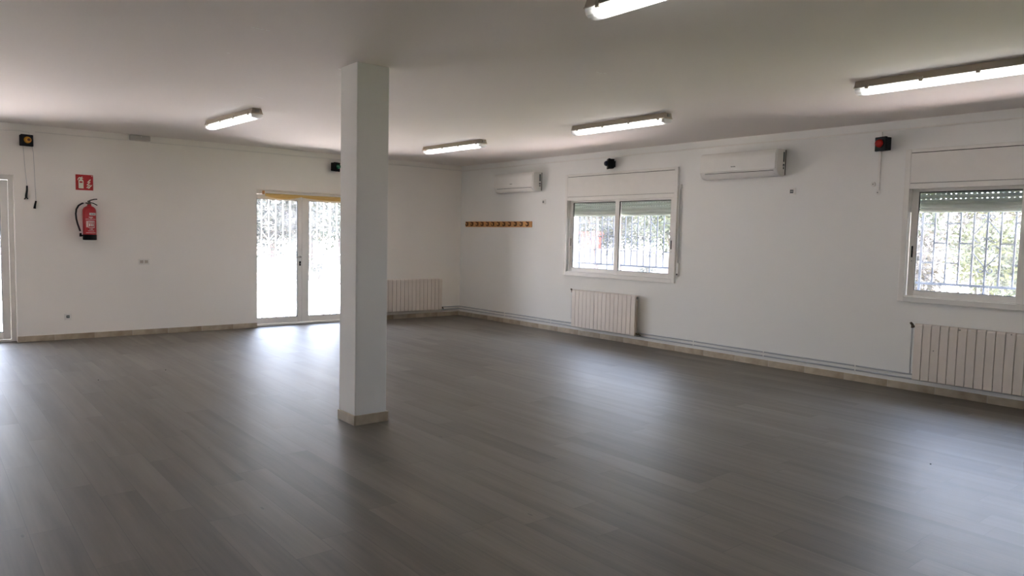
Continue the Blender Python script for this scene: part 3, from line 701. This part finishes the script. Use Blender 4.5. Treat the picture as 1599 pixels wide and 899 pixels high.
for a in (0.0, 0.16, 0.32, 0.48, 0.64): wrap(lb, a, a+0.10, 0.338, 0.354, R_+0.0022, 2)
lb.build('label_lettering', M['dgrey'], r, keepn=True)
MB().box(-0.02, 0.02, R_-0.002, 0.098, 0.36, 0.42).build('wall_hook', M['gap'], r)

# ------------------------------------------------------------------ fire extinguisher sign
r = empty('fire_sign', (-6.294, 0, 2.000)); tag(r, 'square red fire extinguisher sign with flames above the extinguisher', 'sign')
MB().box(0, 0.206, -0.004, 0, 0, 0.205, 0.001).build('plate', M['signred'], r)
pc = MB(); yf0, yf1 = -0.0052, -0.004
body = [(0.034, 0.022), (0.092, 0.022), (0.092, 0.120), (0.086, 0.136), (0.074, 0.142), (0.074, 0.150), (0.088, 0.152), (0.088, 0.160), (0.076, 0.162), (0.082, 0.178), (0.074, 0.180), (0.064, 0.168), (0.050, 0.172), (0.036, 0.166), (0.024, 0.146), (0.022, 0.130), (0.030, 0.130), (0.034, 0.146), (0.044, 0.154), (0.054, 0.152), (0.054, 0.142), (0.042, 0.138), (0.034, 0.124)]
pc.prism(body, 'y', yf0, yf1)
pc.build('extinguisher_pictogram', M['signwhite'], r)
MB().box(0.046, 0.080, -0.0062, -0.0050, 0.096, 0.116).build('pictogram_label', M['signred'], r)
fl = MB()
for (x0_, z0_, s_) in ((0.122, 0.030, 0.95), (0.126, 0.066, 0.95), (0.134, 0.102, 0.9), (0.140, 0.022, 1.0)):
    pl = [(0, 0.004), (0.012, 0.0), (0.026, 0.010), (0.032, 0.026), (0.046, 0.036), (0.052, 0.056), (0.040, 0.046), (0.026, 0.040), (0.020, 0.024), (0.008, 0.016)]
    fl.prism([(x0_+a*s_, z0_+b2*s_) for a, b2 in pl], 'y', yf0-0.0003*s_, yf1)
fl.build('flame_pictogram', M['signwhite'], r)
MB().box(0.186, 0.198, yf0, yf1, 0.186, 0.196).build('corner_mark', M['signwhite'], r)

# ------------------------------------------------------------------ roller blind over the back door
r = empty('roller_blind', (-3.735, 0.075, 2.112)); tag(r, 'rolled-up ochre blind with white tube across the top of the glazed door', 'blind')
MB().tube([(0.012, 0, 0), (1.40, 0, 0)], 0.022, 14).build('tube', M['plastic'], r, True)
MB().box(0, 0.012, -0.024, 0.05, -0.028, 0.026, 0.002).build('bracket', M['wood'], r)
MB().box(1.40, 1.412, -0.024, 0.05, -0.028, 0.026, 0.002).build('bracket', M['wood'], r)
fb = MB(); nx, nz = 60, 8; grid = []
for i in range(nx+1):
    x = 0.02 + 1.375*i/nx; t_ = x/1.4
    sag = 0.030 + 0.048*max(0.0, sin(pi*min(1, x/0.62)))**0.8 if x < 0.62 else 0.040 + 0.030*min(1, (x-0.62)/0.35)
    row = []
    for j in range(nz+1):
        v_ = j/nz
        row.append(fb.bm.verts.new((x, -0.016 - 0.012*sin(pi*v_) - 0.006*sin(x*34+v_*5)*v_, -0.014 - sag*v_)))
    grid.append(row)
for i in range(nx):
    for j in range(nz): fb.bm.faces.new((grid[i][j], grid[i+1][j], grid[i+1][j+1], grid[i][j+1]))
f_ = fb.build('fabric', M['blind'], r, True)
sm = f_.modifiers.new('thickness', 'SOLIDIFY'); sm.thickness = 0.004

# ------------------------------------------------------------------ ceiling luminaires
def make_luminaire():
    r = empty('ceiling_luminaire', (0, 0, H)); L_ = 1.36
    hp = [(-0.045, 0.0), (0.045, 0.0), (0.060, -0.040), (0.064, -0.052), (-0.064, -0.052), (-0.060, -0.040)]
    b_ = MB(); b_.prism([(x, z) for x, z in hp], 'y', -L_, 0.0)
    b_.box(-0.068, 0.068, -L_-0.006, 0.006, -0.057, -0.050, 0.002)
    b_.build('housing', M['housing'], r)
    dp = [(-0.062, -0.057), (-0.061, -0.074), (-0.052, -0.092), (-0.034, -0.102), (0.0, -0.105), (0.034, -0.102), (0.052, -0.092), (0.061, -0.074), (0.062, -0.057)]
    d_ = MB(); A = [d_.bm.verts.new((x, -L_+0.004, z)) for x, z in dp]; B = [d_.bm.verts.new((x, -0.004, z)) for x, z in dp]
    for i in range(len(dp)-1): d_.bm.faces.new((A[i], A[i+1], B[i+1], B[i]))
    d_.bm.faces.new(A); d_.bm.faces.new(B[::-1])
    d_.build('diffuser', M['diff'], r)
    for sx_ in (-0.026, 0.026):
        t_ = MB(); t_.tube([(sx_, -L_+0.075, -0.076), (sx_, -0.075, -0.076)], 0.014, 12); tb = t_.build('tube', M['tube'], r, True)
    for y in (-0.045, -L_+0.045):
        MB().box(-0.042, 0.042, y-0.012, y+0.012, -0.094, -0.057, 0.002).build('lamp_holder', M['plastic'], r)
    for y in (-0.10, -0.50, -0.88, -L_+0.08):
        for sx_ in (-1, 1):
            k = MB(); k.box(min(sx_*0.060, sx_*0.073), max(sx_*0.060, sx_*0.073), y-0.014, y+0.014, -0.072, -0.036, 0.002); k.build('clip', M['housing'], r)
    for y in (0.006, -L_-0.006):
        MB().box(-0.020, 0.020, min(y, y*1.0)-0.006, y+0.006, -0.040, -0.012).build('cable_gland', M['grey'], r)
    return r
lum = make_luminaire()
spots = [((-2.065, -1.98), 1.8, 'lit fluorescent ceiling light nearest the back wall, right of the pillar'),
         ((-1.985, -5.06), 0.0, 'lit fluorescent ceiling light in front of the two air conditioners, middle of its row'),
         ((-2.075, -8.40), 0.0, 'lit fluorescent ceiling light cut by the right picture edge'),
         ((-5.205, -2.12), 3.0, 'lit fluorescent ceiling light on the door side of the pillar, above the fire sign end'),
         ((-5.075, -8.36), 0.0, 'ceiling light of which only one bright end shows at the top edge')]
for i, ((x, y), a, lbl) in enumerate(spots):
    o = lum if i == 0 else copy_tree(lum)
    o.location = (x, y, H); o.rotation_euler = (0, 0, radians(a)); tag(o, lbl, 'ceiling light', 'fluorescent ceiling lights')

# old fixing marks on the ceiling
ceil = bpy.data.objects['ceiling']
random.seed(4)
for (x, y, n) in ((-6.22, -6.50, 4), (-5.35, -4.11, 3), (-3.78, -7.19, 3), (-5.33, -5.82, 1), (-6.16, -5.70, 1), (-2.57, -3.42, 1)):
    b_ = MB()
    for k in range(n):
        dx, dy = (k-(n-1)/2)*0.032, random.uniform(-0.012, 0.012)
        b_.box(x+dx-0.012, x+dx+0.012, y+dy-0.006, y+dy+0.006, H-0.0015, H+0.001)
    b_.build('filler_mark', mat('bright white filler', srgb(254, 253, 250), 0.7), ceil)

# small crumbs of dirt on the floor
for (x, y, lbl) in ((-6.61, -3.19, 'dark crumb on the floor in front of the fire extinguisher wall'), (-5.94, -2.98, 'small dark crumb on the floor nearer the glazed door'), (-2.6, -9.30, 'tiny dark crumb on the floor before the cut-off radiator')):
    b_ = MB(); b_.lathe([(0.006, 0.0), (0.011, 0.004), (0.007, 0.010)], 7); o = b_.build('dirt_crumb', M['rub']); o.location = (x, y, 0); o.scale = (0.6, 0.6, 0.6); tag(o, lbl, 'crumb')

# ================================================================== OUTSIDE
struct(MB().box(-60, 70, -60, 70, -0.30, -0.12).build('ground', M['gravel']))
struct(MB().box(2.4, 16.0, -16, 0.5, -0.13, -0.06).build('lawn', M['grass']))
struct(MB().box(2.4, 40.0, 0.5, 40.0, -0.13, -0.08).build('earth', mat('pale dry earth', srgb(146, 134, 122), 0.9, noise=(3.0, 0.15))))
struct(MB().box(-16, -3.6, 8.0, 16.0, -0.13, -0.09).build('lawn', M['grass']))
struct(MB().box(XL-T, T+1.0, T, T+1.8, -0.13, -0.02).build('terrace', M['render']))

def foliage_mesh(rnd, cx, cy, cz, rx, ry, rz, n, size, droop=0.0, shell=0.45):
    b_ = MB()
    clumps = []
    for k in range(max(6, n//60)):
        a, c = rnd.uniform(0, 2*pi), rnd.uniform(-1, 1); q = rnd.uniform(shell, 1.0); s_ = math.sqrt(1-c*c)
        clumps.append(Vector((cx+rx*q*s_*cos(a), cy+ry*q*s_*sin(a), cz+rz*q*c)))
    for k in range(int(n*1.7)):
        cl = rnd.choice(clumps); sp = min(rx, ry, rz)*0.32
        p = cl + Vector((rnd.gauss(0, sp), rnd.gauss(0, sp), rnd.gauss(0, sp*0.8)))
        d = Vector((rnd.uniform(-1, 1), rnd.uniform(-1, 1), rnd.uniform(-1, 0.6))).normalized()
        u = d.cross(Vector((rnd.uniform(-1, 1), rnd.uniform(-1, 1), rnd.uniform(-1, 1)))).normalized()
        l_ = size*rnd.uniform(0.7, 1.4); w_ = l_*0.42
        b_.quad(p, p+d*l_*0.5+u*w_*0.5, p+d*l_, p+d*l_*0.5-u*w_*0.5)
    return b_
TREE_I = [0]
def tree(x, y, h, rx, rz, trunk_r, n, size, lm, label, lean=(0, 0), cat='tree', name='garden_tree', group='trees in the garden', forks=3):
    TREE_I[0] += 1; rnd = random.Random(TREE_I[0]*7+1)
    r = empty(name, (x, y, -0.12)); tag(r, label, cat, group)
    tp = (lean[0], lean[1], h*0.55)
    t_ = MB(); t_.tube([(0, 0, 0), (lean[0]*0.3, lean[1]*0.3, h*0.2), (lean[0]*0.6, lean[1]*0.6, h*0.38), tp], trunk_r, 9, r1=trunk_r*0.7)
    for k in range(forks):
        a = 2*pi*k/forks + rnd.uniform(-0.4, 0.4); q = rx*0.55
        t_.tube([(lean[0]*0.7, lean[1]*0.7, h*0.42), (lean[0]+q*0.5*cos(a), lean[1]+q*0.5*sin(a), h*0.6), (lean[0]+q*cos(a), lean[1]+q*sin(a), h*0.8)], trunk_r*0.55, 7, r1=trunk_r*0.25)
    t_.build('trunk', M['bark'], r, True)
    foliage_mesh(rnd, lean[0], lean[1], h-rz, rx, rx, rz, n, size).build('foliage', lm, r, keepn=True)
def shrub(x, y, rx, h, n, size, lm, label, name='garden_shrub', group='shrubs in the garden', cat='shrub'):
    TREE_I[0] += 1; rnd = random.Random(TREE_I[0]*13+5)
    r = empty(name, (x, y, -0.12)); tag(r, label, cat, group)
    s_ = MB()
    for k in range(14):
        a = rnd.uniform(0, 2*pi); q = rx*rnd.uniform(0.2, 0.8)
        s_.tube([(0.03*cos(a), 0.03*sin(a), 0), (q*0.4*cos(a), q*0.4*sin(a), h*0.5), (q*cos(a), q*sin(a), h*rnd.uniform(0.7, 0.95))], 0.012, 5, r1=0.004)
    s_.build('stems', M['dry'], r)
    foliage_mesh(rnd, 0, 0, h*0.62, rx, rx, h*0.34, n, size, shell=0.2).build('foliage', lm, r, keepn=True)

# behind the back door
tree(2.0, 14.5, 4.3, 1.35, 1.5, 0.10, 7500, 0.19, M['leafa'], 'olive green tree seen through the left leaf of the glazed door')
tree(5.2, 18.4, 4.5, 1.35, 1.6, 0.11, 7500, 0.19, M['leafb'], 'pale-trunked green tree seen through the right leaf of the glazed door')
tree(3.7, 23.0, 5.0, 1.6, 1.8, 0.12, 7500, 0.19, M['leafa'], 'farther olive tree between the two garden trees beyond the glazed door')
tree(8.8, 23.0, 5.0, 1.6, 1.8, 0.12, 2600, 0.17, M['leafa'], 'distant tree beyond the glazed door, hidden by the pillar')
tree(-1.5, 20.0, 4.6, 1.6, 1.7, 0.12, 2600, 0.17, M['leafa'], 'tree far behind the garden, hidden by the back wall from the middle of the room')
tree(-6.2, 17.0, 4.4, 1.6, 1.6, 0.12, 6500, 0.19, M['leafb'], 'green tree seen through the glazed door at the picture edge')
shrub(2.6, 12.0, 0.45, 0.75, 500, 0.07, M['leafa'], 'low grey-green shrub in front of the trees beyond the glazed door')
# garden wall and planter beyond the first window
tag(MB().box(10.8, 11.0, 1.0, 14.0, -0.12, 1.15, 0.01).build('garden_wall', mat('pale weathered garden wall', srgb(132, 128, 124), 0.9)), 'low white garden wall seen through the window nearest the corner', 'garden wall')
r = empty('terracotta_planter', (10.9, 7.25, 1.15)); tag(r, 'orange-red terracotta planter standing on the white garden wall', 'planter')
pb = MB(); pb.prism([(-0.42, 0), (0.42, 0), (0.50, 0.50), (0.55, 0.50), (0.55, 0.60), (-0.55, 0.60), (-0.55, 0.50), (-0.50, 0.50)], 'x', -0.10, 0.10); pb.build('pot', M['terra'], r)
foliage_mesh(random.Random(3), 0, 0, 0.68, 0.18, 0.5, 0.12, 260, 0.08).build('plant', M['leafa'], r, keepn=True)
tree(8.4, 4.5, 4.3, 1.15, 1.2, 0.085, 3800, 0.115, M['leafa'], 'pale-trunked tree seen through the left pane of the window nearest the corner', (-0.15, 0.1), forks=4)
tree(5.8, 1.2, 3.9, 0.85, 1.0, 0.065, 2800, 0.105, M['leafa'], 'leaning pale-trunked tree behind the middle of the window nearest the corner', (0.3, 0.35), forks=3)
tree(5.0, -0.95, 3.3, 0.70, 0.9, 0.055, 3400, 0.10, M['leafb'], 'fresh green tree filling the upper corner of the window nearest the corner', (0.05, -0.05))
tree(14.4, 10.9, 5.0, 1.6, 1.9, 0.14, 7500, 0.19, M['leafa'], 'tree beyond the white garden wall, above the planter')
tree(20.0, 14.2, 5.0, 1.6, 1.9, 0.14, 7500, 0.19, M['leafa'], 'tree beyond the white garden wall, behind the leaning tree')
tree(15.0, 5.6, 5.0, 1.6, 1.9, 0.14, 6500, 0.18, M['leafb'], 'tree beyond the lawn between the two window views')
shrub(7.9, 2.1, 0.30, 0.95, 420, 0.06, M['leafa'], 'small grey-green shrub at the foot of the leaning tree')
shrub(7.9, 1.15, 0.32, 0.75, 420, 0.06, M['leafc'], 'low yellow-green shrub on the pale ground behind the first window')
shrub(7.2, 0.15, 0.25, 1.50, 500, 0.06, M['leafb'], 'upright green shrub low behind the right pane of the first window')
# bank of shrubs beyond the second window
bank = [(5.4, -5.8, 0.55, 2.0, 'dry', 'dry tan brushwood shrub nearest the left edge of the barred window beside the red lamp'),
        (5.4, -7.5, 0.55, 2.1, 'leafc', 'yellow-green bush at the cut edge of the window view'),
        (7.1, -4.7, 0.60, 2.6, 'dry', 'tall dry tan shrub behind the second and third bars of the cut-off window'),
        (7.1, -6.6, 0.60, 2.5, 'leafc', 'bright yellow-green bush behind the scrolls of the cut-off window'),
        (7.1, -8.5, 0.60, 2.5, 'leafa', 'olive bush beyond the picture edge of the cut-off window'),
        (9.0, -3.7, 0.70, 2.8, 'leafa', 'olive bush at the far left of the shrub bank'),
        (9.0, -5.8, 0.70, 3.0, 'dry', 'large dry bush at the back of the shrub bank'),
        (9.0, -7.9, 0.70, 2.9, 'leafc', 'tall yellow-green bush at the back of the shrub bank')]
for (x, y, rx, h, lm, lbl) in bank: shrub(x, y, rx, h, 1500, 0.10 if lm != 'dry' else 0.13, M[lm], lbl)
for (x, y, lm, lbl) in ((14.5, -1.2, 'leafb', 'tree behind the left end of the shrub bank'), (14.5, -7.0, 'leafa', 'tree behind the shrub bank, seen above the dry bush')):
    tree(x, y, 5.0, 1.6, 1.9, 0.15, 6500, 0.18, M[lm], lbl)
